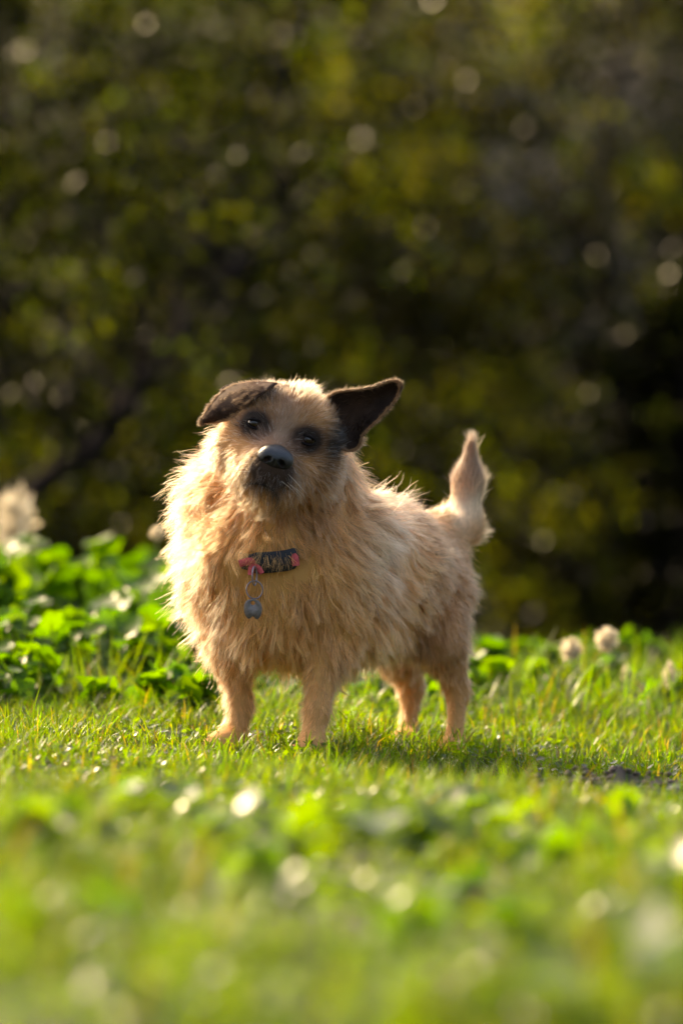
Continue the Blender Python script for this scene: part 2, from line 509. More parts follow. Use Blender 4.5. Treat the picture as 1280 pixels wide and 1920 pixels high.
if True:   # grass
    jobs = [('turf', 62000, (-.75, .75), (-.75, .75), (.012, .060), (.0012, .0028), bare, (0.052, 0.088, 0.008), .07, 1, 9),
            ('turf', 64000, (-.8, .8), (-3.0, -.7), (.030, .085), (.0016, .0034), patchy, (0.054, 0.088, 0.008), .05, 2, 9),
            ('turf', 900, (-.45, .6), (-.55, .25), (.05, .085), (.0016, .0034), bare, (0.052, 0.088, 0.008), .05, 6, 4),
            ('turf', 20000, (-1.4, 1.6), (.55, 4.5), (.045, .11), (.003, .0055), None, (0.052, 0.09, 0.008), .03, 3, 7),
            ('turf', 30000, (-3.5, 3.5), (-4.6, 2.5), (.04, .09), (.003, .006), lambda x, y: (np.abs(x) > .75).astype(float), (0.06, 0.084, 0.008), .06, 4, 7),
            ('turf', 14000, (-5, 5), (2.5, 12), (.05, .13), (.006, .012), None, (0.075, 0.10, 0.02), .15, 5, 7)]
    parts = []; Vg = []; Fg = []; Tg = []; nv = 0; tips = []
    for (nm, n, xr, yr, hr, wr, de, tn, dr, sdv, tf) in jobs:
        V, F, T, (x, y, VV) = grass(nm, n, xr, yr, hr, wr, de, tn, dr, sdv, tuft=tf)
        Vg.append(V); Fg.append(F + nv); Tg.append(T); nv += len(V)
        if sdv in (1, 2): tips.append(VV)
    tag(npmesh('grass', np.concatenate(Vg), np.concatenate(Fg), M_grass, tint=np.concatenate(Tg)),
        'short bright green backlit grass all around the dog', 'grass', kind='stuff')

    # small glossy ground-cover leaves (clover, medick)
    def cover(n, xr, yr, sr, hr, seed, dens=None):
        r = np.random.default_rng(seed)
        nc = n // 30
        cx = r.uniform(*xr, nc); cy = r.uniform(*yr, nc); ci = r.integers(0, nc, n)
        x = cx[ci] + r.normal(0, .035, n); y = cy[ci] + r.normal(0, .035, n)
        if dens is not None:
            k = r.random(n) < dens(x, y); x = x[k]; y = y[k]; n = len(x)
        z = ground_z(x, y) + r.uniform(*hr, n)
        nn = np.stack([r.normal(0, .55, n), r.normal(0, .55, n), np.ones(n)], -1)
        nn /= np.linalg.norm(nn, axis=1)[:, None]
        a = np.cross(nn, r.normal(0, 1, (n, 3))); a /= np.linalg.norm(a, axis=1)[:, None]
        b = np.cross(nn, a)
        s = r.uniform(*sr, n)[:, None]
        c = np.stack([x, y, z], -1)
        V = [c]
        for q in range(6):
            th = q * np.pi / 3
            rad = s * (1.0 if q % 2 == 0 else 0.92)
            V.append(c + (a * math.cos(th) + b * math.sin(th)) * rad + nn * s * 0.18)
        V = np.stack(V, 1)
        pat = np.array([[0, q + 1, (q + 1) % 6 + 1] for q in range(6)])
        F = (np.arange(n)[:, None, None] * 7 + pat[None]).reshape(-1, 3)
        t = np.array([0.05, 0.085, 0.010])[None] * (0.6 + .8 * r.random(n))[:, None]
        return V.reshape(-1, 3), F, np.repeat(t, 6, 0), c + nn * s * .2
    c1 = cover(4500, (-.9, .9), (-.8, .8), (.003, .006), (.003, .02), 11, bare)
    c2 = cover(16000, (-.9, .9), (-3.0, -.7), (.003, .008), (.005, .035), 12, lambda x, y: sm(-y, .7, 1.8) * .9 + .1)
    c3 = cover(9000, (-3, 3), (-4.4, 2.5), (.006, .014), (.01, .06), 13, lambda x, y: (np.abs(x) > .85).astype(float))
    c4 = cover(500, (-.9, .9), (-3.0, -1.6), (.010, .017), (.03, .065), 14)
    nv = 0; Vg = []; Fg = []; Tg = []
    for V, F, T, _ in (c1, c2, c3, c4):
        Vg.append(V); Fg.append(F + nv); Tg.append(T); nv += len(V)
    tag(npmesh('clover', np.concatenate(Vg), np.concatenate(Fg), M_clover, tint=np.concatenate(Tg), smooth=True),
        'small round glossy clover leaves mixed through the grass', 'ground cover', kind='stuff')

    # dew on blade tips and leaves
    import bmesh
    bm = bmesh.new(); bmesh.ops.create_icosphere(bm, subdivisions=1, radius=1.0)
    iv = np.array([v.co[:] for v in bm.verts]); bm.verts.ensure_lookup_table()
    fi = np.array([[v.index for v in f.verts] for f in bm.faces]); bm.free()
    r = np.random.default_rng(5)
    pts = []; rads = []
    for VV, n, rr in ((tips[0], 2600, (.0004, .0009)), (tips[1], 2200, (.0006, .0016))):
        i = r.integers(0, len(VV), n); t = r.random(n)[:, None]
        pts.append(VV[i, 5] * (1 - t) + VV[i, 6] * t); rads.append(r.uniform(*rr, n))
    i = r.integers(0, len(c2[3]), 900); pts.append(c2[3][i]); rads.append(r.uniform(.0008, .0022, 900))
    pts = np.concatenate(pts); rads = np.concatenate(rads)
    V = pts[:, None] + iv[None] * rads[:, None, None]
    F = (np.arange(len(pts))[:, None, None] * len(iv) + fi[None]).reshape(-1, 3)
    tag(npmesh('dew_drops', V.reshape(-1, 3), F, M_dew, smooth=True), 'tiny bright dew drops on the grass tips', 'dew', kind='stuff')

    # soil crumbs and dry litter on the bare patch
    n = 550
    x = r.normal(.33, .12, n); y = r.normal(-.50, .05, n)
    s = r.uniform(.0015, .006, n)
    V = np.stack([x, y, ground_z(x, y) + s * .4], -1)[:, None] + (iv[None] * (1 + r.normal(0, .25, (n, len(iv), 1)))) * s[:, None, None] * np.array([1, 1, .7])
    F = (np.arange(n)[:, None, None] * len(iv) + fi[None]).reshape(-1, 3)
    M_crumb = simple('dark_soil', (0.075, 0.05, 0.036), 0.9, noise=.4, nscale=90)
    tag(npmesh('soil_crumbs', V.reshape(-1, 3), F, M_crumb), 'crumbly dark brown soil of the small bare patch', 'soil', kind='stuff')


# ------------------------------------------------------------------ broad-leaved weeds
def lobed_leaf(seed):
    r = np.random.default_rng(seed)
    n = 15
    V = [np.zeros(3)]
    for ring, k in ((0.55, 0.10), (1.0, 0.20)):
        for q in range(n):
            th = (q + .5) / n * 2 * np.pi
            rad = ring * (1 + 0.10 * math.cos(5 * th + .3) * ring + r.normal(0, .03))
            if abs(((th + np.pi) % (2 * np.pi)) - np.pi) < 0.25: rad *= 0.75
            V.append(np.array([math.cos(th) * rad - .0, math.sin(th) * rad, k * rad * rad + 0.06 * ring * math.sin(5 * th) + r.normal(0, .012)]))
    F = []
    for q in range(n):
        F.append((0, 1 + q, 1 + (q + 1) % n))
        a, b_, c, d = 1 + q, 1 + (q + 1) % n, 1 + n + (q + 1) % n, 1 + n + q
        F += [(a, d, c), (a, c, b_)]
    return np.array(V), np.array(F)


leaf_meshes = []
for q, tn in enumerate([(0.065, 0.125, 0.008), (0.05, 0.11, 0.009), (0.075, 0.13, 0.008), (0.03, 0.07, 0.010)]):
    V, F = lobed_leaf(40 + q)
    o = npmesh('leaf', V, F, M_leaf, tint=np.repeat(np.array([tn]), len(F), 0), smooth=True)
    leaf_meshes.append(o.data)
    bpy.data.objects.remove(o)


def weed(x, y, h, nl, ls, label, group, seed):
    r = np.random.default_rng(seed)
    z = gz(x, y)
    root = empty('mallow_plant', (x, y, z))
    tag(root, label, 'plant', group)
    T = []
    for k in range(nl):
        a = r.random() * 2 * np.pi
        t = (k + .6) / nl
        hh = h * (0.25 + 0.75 * t) * r.uniform(.85, 1.1)
        rr = h * r.uniform(.15, .5) * (1.15 - .5 * t)
        p = np.array([math.cos(a) * rr, math.sin(a) * rr, hh])
        T.append(tube(smoothpath([(0, 0, -.01), (p[0] * .3, p[1] * .3, hh * .65), p], 5), [.0028, .0024, .002, .0017, .0015], 4))
        o = bpy.data.objects.new('leaf', leaf_meshes[r.choice(4, p=[.32, .27, .27, .14])])
        COL.objects.link(o); o.parent = root
        o.location = p
        s = ls * r.uniform(.65, 1.2)
        o.scale = (s, s, s)
        o.rotation_euler = (r.normal(.15, .6), r.normal(0, .6), r.random() * 6.28)
    V, F = join(T)
    npmesh('stem', V, F, M_stem, root, smooth=True)


if True:   # weeds
    r = np.random.default_rng(77)
    lab = 'broad-leaved green mallow plant of the weed bank behind the dog on the left'
    k = 0
    for i in range(84):      # left bank, higher
        x = r.uniform(-1.15, -.12); y = r.uniform(1.1, 2.9)
        if x > -.2 and y < 1.4: continue
        h = (r.uniform(.085, .135) + .030 * (y - 1.0)) * (1 if y > 1.5 else .85)
        weed(x, y, h, 17, .033, lab, 'mallow plants in the left bank', 100 + i); k += 1
    for i in range(30):      # left front rows, lower
        y = r.uniform(.45, 1.15)
        weed(r.uniform(-.85, -.14), y, .035 + .075 * (y - .3) + r.uniform(0, .02), 14, .022, 'low mallow plant at the foot of the left weed bank', 'low mallow plants in front of the left bank', 200 + i)
    for i in range(40):      # right bank, low
        x = r.uniform(.16, 1.05); y = r.uniform(.7, 2.4)
        weed(x, y, r.uniform(.030, .050) + .008 * y, 11, .024, 'low mallow plant in the strip right of the hind legs', 'low mallow plants on the right', 300 + i)
    for i in range(10):      # between
        weed(-.15 + .04 * i, r.uniform(.7, 1.6), r.uniform(.05, .09), 8, .024, 'low mallow plant seen through the dog’s legs', 'low mallow plants seen between the legs', 400 + i)
    # a few in the foreground, out of focus
    for i, (px, yy) in enumerate([(350, -1.6), (760, -1.75), (1090, -1.8), (60, -1.9), (1150, -1.9), (480, -2.2), (880, -2.3), (1250, -2.3), (200, -2.5), (560, -2.0),
                                (900, -1.5), (270, -1.4), (640, -1.7), (1020, -2.0), (130, -1.9), (400, -1.9), (760, -2.6), (1180, -1.5), (60, -2.6), (980, -2.6)]):
        x = (px - 640) * (D + yy) / 7200
        weed(x, yy, .045, 9, .016, 'low round-leaved plant blurred in the foreground grass', 'round-leaved plants in the foreground', 500 + i)


# pale seed heads on stalks
def seed_head(px, py, y, rad, tall, label, seed):
    r = np.random.default_rng(seed)
    c = P(px, py, y)
    z0 = gz(c[0], y)
    root = empty('seed_head', (c[0], y, z0))
    tag(root, label, 'seed head', None)
    top = np.array([0, 0, c[2] - z0])
    V, F = tube(smoothpath([(0.02, .01, -.01), (0.01, 0, top[2] * .5), top - (0, 0, rad * .6 * tall)], 8), np.linspace(.0016, .001, 8), 5)
    npmesh('stalk', V, F, M_stem, root, smooth=True)
    n = 170
    d = r.normal(0, 1, (n, 3)); d /= np.linalg.norm(d, axis=1)[:, None]
    L_ = rad * (.75 + .35 * r.random(n))[:, None] * np.array([1, 1, tall])
    s = np.cross(d, r.normal(0, 1, (n, 3))); s /= np.linalg.norm(s, axis=1)[:, None]
    V = np.stack([top + d * L_ * .1, top + d * L_ * .8 + s * rad * .10, top + d * L_, top + d * L_ * .8 - s * rad * .10], 1)
    F = np.arange(n * 4).reshape(-1, 4)
    tn = np.array([[.56, .50, .38]]) * (.7 + .5 * r.random(n))[:, None]
    npmesh('fluff', V.reshape(-1, 3), F, M_fluff, root, tint=np.minimum(tn, .85))


if True:   # weeds
    seed_head(1070, 1217, 1.1, .021, 1.0, 'round pale seed head left of its taller neighbour above the right weeds', 1)
    seed_head(1138, 1200, 1.1, .022, 1.05, 'round pale seed head standing highest above the right weeds', 2)
    seed_head(1255, 1265, .9, .012, 2.0, 'slim pale seed head at the right edge', 3)
    seed_head(1172, 1262, 1.2, .010, 1.4, 'smallest pale seed head just over the right weeds', 4)
    seed_head(28, 985, 3.0, .055, 1.7, 'large pale fluffy seed head at the left edge above the weed bank', 5)
    seed_head(293, 1000, 1.5, .012, 1.2, 'small pale seed head beside the dog’s chest on the weed bank', 6)


# ------------------------------------------------------------------ the dog: implicit body
HEADING = np.array([-.70, -.71, 0])
ROLL = math.atan2(30, 97)
HC = P(528, 808, -.168)
AX = np.array([math.cos(ROLL), 0, -math.sin(ROLL)])
AB = np.array([math.sin(ROLL), 0, math.cos(ROLL)])
AC = np.array([0, -1.0, 0])


def HL(a, b, c):
    return HC + AX * a + AB * b + AC * c


def to_head(p):
    q = p - HC
    return q @ AX, q @ AB, q @ AC


PR = []   # name, p0, p1, r0, r1, fur length, groom (vec), lift


def cap(region, p0, p1, r0, r1, L_=.03, g=(0, 0, -1), lift=.35):
    PR.append((region, np.array(p0, float), np.array(p1, float), r0, r1, L_, np.array(g, float), lift))


back = -HEADING
gb = back * .75 + np.array([0, 0, -.75])
# torso
cap('body', P(570, 1075, -.03), P(700, 1066, .12), .100, .096, .050, gb, .07)
cap('body', P(700, 1068, .12), P(784, 1058, .23), .092, .069, .026, gb, .05)
cap('belly', P(600, 1145, -.02), P(725, 1130, .13), .080, .058, .040, back * .3 + np.array([0, 0, -1.]), .15)
cap('shoulder', P(640, 1035, .0), P(650, 1110, -.01), .082, .062, .050, gb, .12)
cap('chest', P(485, 1050, -.06), P(503, 1148, -.06), .080, .064, .042, np.array([-.12, -.1, -1.]), .20)
cap('mane', P(460, 935, -.0), P(437, 1050, .0), .062, .058, .062, np.array([-.50, .1, -.85]), .28)
cap('mane', P(437, 1050, .0), P(450, 1150, -.0), .057, .048, .050, np.array([-.45, .1, -.9]), .28)
cap('mane', P(482, 872, -.02), P(460, 935, .0), .050, .062, .050, np.array([-.8, .1, -.6]), .30)
cap('neck', P(560, 1000, .0), P(560, 885, -.05), .086, .066, .045, np.array([0, -.1, -1.]), .25)
cap('ruff', P(612, 926, .02), P(642, 1000, .04), .036, .054, .036, np.array([.35, .4, -.85]), .15)
cap('throat', P(520, 975, -.07), P(515, 1010, -.07), .060, .062, .040, np.array([0, -.1, -1.]), .2)
# hind legs
cap('thigh', P(816, 1120, .19), P(820, 1205, .15), .055, .036, .022, back * .35 + np.array([0, 0, -1.]), .25)
cap('hind', P(826, 1200, .15), P(858, 1295, .17), .031, .0125, .019, back * .35 + np.array([0, 0, -1.]), .28)
cap('hock', P(858, 1295, .17), P(852, 1388, .14), .0118, .0110, .013, (0, .1, -1), .26)
cap('paw', P(851, 1404, .13), P(842, 1412, .095), .014, .011, .011, HEADING + np.array([0, 0, -.6]), .2)
cap('thigh', P(765, 1130, .26), P(748, 1215, .22), .056, .036, .028, back * .2 + np.array([0, 0, -1.]), .25)
cap('hind', P(748, 1215, .22), P(772, 1292, .27), .028, .0125, .018, back * .2 + np.array([0, 0, -1.]), .3)
cap('hock', P(772, 1292, .27), P(765, 1376, .25), .0115, .011, .012, (0, .1, -1), .26)
cap('paw', P(764, 1390, .24), P(757, 1396, .21), .013, .011, .011, HEADING + np.array([0, 0, -.6]), .2)
# forelegs
cap('shoulder', P(605, 1110, -.05), P(612, 1220, -.07), .056, .030, .026, (0, .2, -1), .18)
cap('fore', P(612, 1220, -.07), P(594, 1335, -.115), .026, .0125, .021, (0, .15, -1), .28)
cap('fore', P(594, 1335, -.115), P(584, 1392, -.13), .0120, .0112, .014, (0, .1, -1), .26)
cap('paw', P(583, 1402, -.14), P(577, 1412, -.165), .014, .011, .012, HEADING + np.array([0, 0, -.6]), .2)
cap('shoulder', P(452, 1120, -.03), P(437, 1215, -.03), .048, .029, .032, (-.25, .1, -1), .26)
cap('fore', P(437, 1215, -.03), P(450, 1325, -.04), .025, .0122, .021, (-.1, .15, -1), .28)
cap('fore', P(450, 1325, -.04), P(440, 1378, -.05), .0118, .0112, .014, (0, .1, -1), .26)
cap('paw', P(436, 1388, -.055), P(416, 1398, -.08), .013, .011, .012, HEADING + np.array([0, 0, -.6]), .2)
# tail
cap('tailbase', P(835, 1000, .25), P(868, 985, .285), .034, .025, .015, (.1, 0, .6), .15)
cap('tail', P(866, 990, .285), P(877, 905, .29), .022, .017, .022, (.06, 0, 1), .22)
cap('tail', P(878, 905, .29), P(883, 832, .28), .016, .006, .024, (0, 0, 1), .16)
NB = len(PR)
# head
cap('head', HL(0, .002, -.045), HL(0, .008, -.025), .054, .049, .014, lift=.25)
cap('head', HL(-.025, .003, -.04), HL(.028, .003, -.04), .047, .048, .014, lift=.25)
cap('head', HL(-.022, .018, -.016), HL(.022, .018, -.016), .030, .030, .016, lift=.28)       # forehead
cap('head', HL(-.033, .016, -.008), HL(-.020, .014, -.004), .0155, .014, .020, lift=.35)     # brows
cap('head', HL(.033, .016, -.008), HL(.020, .014, -.004), .0155, .014, .020, lift=.35)
cap('cheek', HL(-.044, -.038, -.035), HL(-.030, -.040, -.012), .036, .027, .024, lift=.3)
cap('cheek', HL(.048, -.036, -.035), HL(.032, -.040, -.012), .040, .028, .024, lift=.3)
cap('muzzle', HL(0, -.022, -.01), HL(0, -.034, .042), .030, .0185, .010, lift=.22)           # bridge
cap('muzzle', HL(-.013, -.050, .0), HL(-.012, -.052, .045), .025, .0175, .014, lift=.25)
cap('muzzle', HL(.013, -.050, .0), HL(.012, -.052, .045), .025, .0175, .014, lift=.25)
cap('muzzle', HL(-.026, -.060, .010), HL(-.021, -.064, .036), .019, .015, .024, lift=.18)    # lips
cap('muzzle', HL(.026, -.060, .010), HL(.021, -.064, .036), .019, .015, .026, lift=.18)
cap('chin', HL(0, -.076, .0), HL(0, -.083, .030), .023, .0155, .022, lift=.15)
cap('jaw', HL(0, -.070, -.03), HL(0, -.074, .0), .034, .028, .024, lift=.25)

# toes
for base, ax in ((P(577, 1413, -.165), 1), (P(414, 1400, -.08), 1), (P(841, 1413, .095), 1), (P(756, 1397, .21), 1)):
    side = np.array([.71, -.70, 0])
    for k in (-1.5, -.5, .5, 1.5):
        q = base + side * k * .0095 + HEADING * (.006 - .003 * abs(k))
        cap('paw', q - HEADING * .01, q + HEADING * .006 + (0, 0, -.004), .0068, .0058, .006, HEADING + np.array([0, 0, -.5]), .15)


def prim_d(pr, p):
    _, p0, p1, r0, r1 = pr[:5]
    v = p1 - p0
    L2 = v @ v + 1e-12
    t = np.clip(((p - p0) @ v) / L2, 0, 1)
    return np.sqrt(((p - p0 - t[..., None] * v) ** 2).sum(-1)) - (r0 + (r1 - r0) * t)


def kk(pr):
    return .0065 if pr[0] in ('head', 'muzzle', 'chin', 'cheek', 'jaw', 'paw', 'hock', 'tail') else .011


def sdf(p):
    s = np.zeros(p.shape[:-1])
    for pr in PR:
        s += np.exp(np.clip(-prim_d(pr, p) / .009, -60, 60))
    return -.009 * np.log(s + 1e-30)


def sdf_grid(lo, hi, h):
    n = [int(math.ceil((hi[i] - lo[i]) / h)) + 1 for i in range(3)]
    ax = [lo[i] + h * np.arange(n[i]) for i in range(3)]
    S = np.zeros(n, dtype=np.float64)
    for pr in PR:
        rm = max(pr[3], pr[4]) + .06
        a = np.minimum(pr[1], pr[2]) - rm; b_ = np.maximum(pr[1], pr[2]) + rm
        i0 = [max(0, int((a[i] - lo[i]) / h)) for i in range(3)]
        i1 = [min(n[i], int((b_[i] - lo[i]) / h) + 2) for i in range(3)]
        g = np.stack(np.meshgrid(*[ax[i][i0[i]:i1[i]] for i in range(3)], indexing='ij'), -1)
        if g.size == 0: continue
        S[i0[0]:i1[0], i0[1]:i1[1], i0[2]:i1[2]] += np.exp(np.clip(-prim_d(pr, g) / .009, -60, 60))
    return -.009 * np.log(S + 1e-9), ax


def surface_nets(Fd, ax):
    h = ax[0][1] - ax[0][0]
    org = np.array([a[0] for a in ax])
    ins = Fd < 0
    c = np.zeros([s - 1 for s in Fd.shape], dtype=np.int8)
    for d in np.ndindex(2, 2, 2):
        c += ins[d[0]:d[0] + c.shape[0], d[1]:d[1] + c.shape[1], d[2]:d[2] + c.shape[2]]
    act = (c > 0) & (c < 8)
    idx = np.argwhere(act)
    vid = -np.ones(c.shape, dtype=np.int64)
    vid[act] = np.arange(len(idx))
    corners = [np.array(d) for d in np.ndindex(2, 2, 2)]
    vals = {tuple(d): Fd[idx[:, 0] + d[0], idx[:, 1] + d[1], idx[:, 2] + d[2]] for d in corners}
    acc = np.zeros((len(idx), 3)); cnt = np.zeros(len(idx))
    for d in corners:
        for a in range(3):
            if d[a] == 0:
                e = d.copy(); e[a] = 1
                f0, f1 = vals[tuple(d)], vals[tuple(e)]
                mk = (f0 < 0) != (f1 < 0)
                t = np.where(mk, f0 / (f0 - f1 + 1e-20), 0)
                p = np.tile(d.astype(float), (len(idx), 1)); p[:, a] += t
                acc[mk] += p[mk]; cnt[mk] += 1
    Vv = org + (idx + acc / cnt[:, None]) * h
    Fs = []
    for a in range(3):
        b_, c_ = (a + 1) % 3, (a + 2) % 3
        s0 = [slice(None)] * 3; s1 = [slice(None)] * 3
        s0[a] = slice(0, -1); s1[a] = slice(1, None)
        i0 = ins[tuple(s0)]; i1 = ins[tuple(s1)]
        e = np.argwhere(i0 != i1)
        e = e[(e[:, b_] > 0) & (e[:, c_] > 0) & (e[:, b_] < Fd.shape[b_] - 1) & (e[:, c_] < Fd.shape[c_] - 1)]
        flip = i0[e[:, 0], e[:, 1], e[:, 2]]
        q = []
        for db, dc in ((-1, -1), (0, -1), (0, 0), (-1, 0)):
            w = e.copy(); w[:, b_] += db; w[:, c_] += dc
            q.append(vid[w[:, 0], w[:, 1], w[:, 2]])
        q = np.stack(q, 1)
        q[~flip] = q[~flip][:, ::-1]
        Fs.append(q)
    return Vv, np.concatenate(Fs)


lo = np.array([-.30, -.30, -.05]); hi = np.array([.25, .40, .52])
Fd, axs = sdf_grid(lo, hi, .0042)
BV, BF = surface_nets(Fd, axs)


def sdf_normal(p):
    e = .002
    g = np.stack([sdf(p + np.eye(3)[i] * e) - sdf(p - np.eye(3)[i] * e) for i in range(3)], -1)
    return g / (np.linalg.norm(g, axis=-1)[..., None] + 1e-12)


CREAM = np.array([.87, .425, .125]); TAN = np.array([.56, .27, .11]); BROWN = np.array([.20, .10, .06])
WHITE = np.array([.88, .62, .38]); BLACK = np.array([.022, .016, .014]); GREY = np.array([.40, .28, .21])


def mixc(a, b, t):
    return a * (1 - t[:, None]) + b * t[:, None]


def fbm(p, sc, seed=0):
    r = np.random.default_rng(seed)
    v = np.zeros(len(p)); am = 1
    for o in range(4):
        k = r.normal(0, 1, (3, 3)) * sc
        ph = r.random(3) * 6.28
        v += am * (np.sin(p @ k[0] + ph[0]) + np.sin(p @ k[1] + ph[1]) + np.sin(p @ k[2] + ph[2])) / 3
        am *= .6; sc *= 1.9
    return v


def coat(p):
    """coat colour where a strand or a patch of skin sits"""
    n = len(p)
    c = np.tile(CREAM, (n, 1))
    nz = fbm(p, 25, 3)
    # saddle: rear back, flank and rump are tan
    along = (p - P(640, 1000, 0)) @ np.array([.70, .71, 0])
    t = sm(along + nz * .012, .06, .13) * sm(p[:, 2], .03, .12)
    c = mixc(c, TAN, t * .85)
    # pale blaze behind the shoulder
    q = P(700, 1010, .0)
    d2 = ((p[:, 0] - q[0]) / .035) ** 2 + ((p[:, 2] - q[2]) / .06) ** 2
    c = mixc(c, WHITE, np.exp(-d2) * .9)
    # legs a bit tan
    c = mixc(c, TAN, (1 - sm(p[:, 2], .06, .16)) * .35)
    # dark-tipped streaks in the mane
    c = mixc(c, TAN, np.clip(nz * .5, 0, .4))
    # tail
    tl = (p[:, 0] > P(842, 0, .28)[0]) & (p[:, 1] > .2) & (p[:, 2] > .26)
    tz = p[:, 2]
    tc_ = mixc(np.tile(WHITE, (n, 1)), BROWN, sm(tz + nz * .006, .31, .38) * .8)
    tc_ = mixc(tc_, TAN, sm(tz, .415, .45) * .7)
    tc_ = mixc(c, tc_, sm(tz, .265, .33))
    c[tl] = tc_[tl]
    # head
    a, b, cc = to_head(p)
    hw = sm(b, -.125, -.10) * sm(cc, -.10, -.07) * (1 - sm(np.abs(a), .085, .10))
    hc_ = mixc(np.tile(CREAM * .86, (n, 1)), TAN * .9, np.full(n, .6))
    hc_ = mixc(hc_, GREY, np.exp(-(a / .02) ** 2 - ((b - .02) / .04) ** 2) * .8)
    hc_ = mixc(hc_, GREY, np.exp(-(a / .018) ** 2 - ((b + .012) / .02) ** 2) * .6)
    hc_ = mixc(hc_, TAN, np.clip(nz * .5 + .25, 0, .7))
    hc_ = mixc(hc_, BROWN, np.exp(-((np.abs(a) - .020) / .012) ** 2 - ((b + .022) / .016) ** 2) * .6)
    hc_ = mixc(hc_, BROWN * .8, np.exp(-(a / .017) ** 2 - ((b + .020) / .013) ** 2) * .55)
    hc_ = mixc(hc_, BROWN, np.exp(-((a - .030) / .018) ** 2 - ((b + .058) / .020) ** 2) * .45)
    for s in (-1, 1):
        d = ((a - s * .0355) / .0165) ** 2 + ((b + .0015) / .0145) ** 2 + nz * .35
        hc_ = mixc(hc_, BROWN, np.exp(-np.clip(d - 1.6, 0, None) * .9) * .75)
        hc_ = mixc(hc_, BLACK * 1.2, np.exp(-np.clip(d - 1.1, 0, None) * 1.6) * .96)
        d = ((a - s * .026) / .010) ** 2 + ((b + .014) / .012) ** 2
        hc_ = mixc(hc_, BROWN, np.exp(-d) * .7)
    d = ((a - .004) / .028) ** 2 + ((b + .052) / .025) ** 2
    mzl = np.exp(-np.clip(d - .9, 0, None) * 2.2) * sm(cc, .0, .03)
    hc_ = mixc(hc_, np.array([.036, .022, .017]), mzl * .93)
    hc_ = mixc(hc_, CREAM, np.exp(-((a + .006) / .014) ** 2 - ((b + .090) / .010) ** 2) * .8)
    # mouth line
    arc = b + .0735 + 20.0 * a * a * np.where(a > 0, 1.0, .6)
    ml = np.exp(-(arc / .0042) ** 2) * (np.abs(a) < .04) * sm(cc, .0, .02)
    hc_ = mixc(hc_, BLACK, ml * .85)
    # black hair by the ears
    d = ((a - .072) / .016) ** 2 + ((b - .012) / .045) ** 2
    hc_ = mixc(hc_, BLACK, np.clip(np.exp(-d * 1.1) * 1.3, 0, 1) * (.6 + .4 * (nz > -.3)))
    d = ((a + .036) / .020) ** 2 + ((b - .046) / .020) ** 2
    hc_ = mixc(hc_, BLACK * 2.2, np.clip(np.exp(-d) * 1.3, 0, .95))
    hc_ = mixc(hc_, BROWN, np.exp(-((a + .012) / .020) ** 2 - ((b - .058) / .016) ** 2) * .6)
    return mixc(c, hc_, hw)


dog = empty('dog', (0, 0, 0))
tag(dog, 'scruffy cream and tan terrier with dark ears, head tilted, standing in the grass', 'dog')
if True:   # dog
    npmesh('body', BV, BF, M_skin, dog, tint=np.clip(coat(BV) * .6, 0, 1), smooth=True, point=True)


# ------------------------------------------------------------------ fur
def sample_mesh(V, F, n, r):
    tri = np.concatenate([F[:, [0, 1, 2]], F[:, [0, 2, 3]]]) if F.shape[1] == 4 else F
    A, B_, C = V[tri[:, 0]], V[tri[:, 1]], V[tri[:, 2]]
    nr = np.cross(B_ - A, C - A)
    ar = np.linalg.norm(nr, axis=1)
    i = r.choice(len(tri), n, p=ar / ar.sum())
    u = r.random(n); v = r.random(n); k = u + v > 1
    u[k] = 1 - u[k]; v[k] = 1 - v[k]
    p = A[i] + u[:, None] * (B_ - A)[i] + v[:, None] * (C - A)[i]
    return p, nr[i] / (ar[i][:, None] + 1e-12)


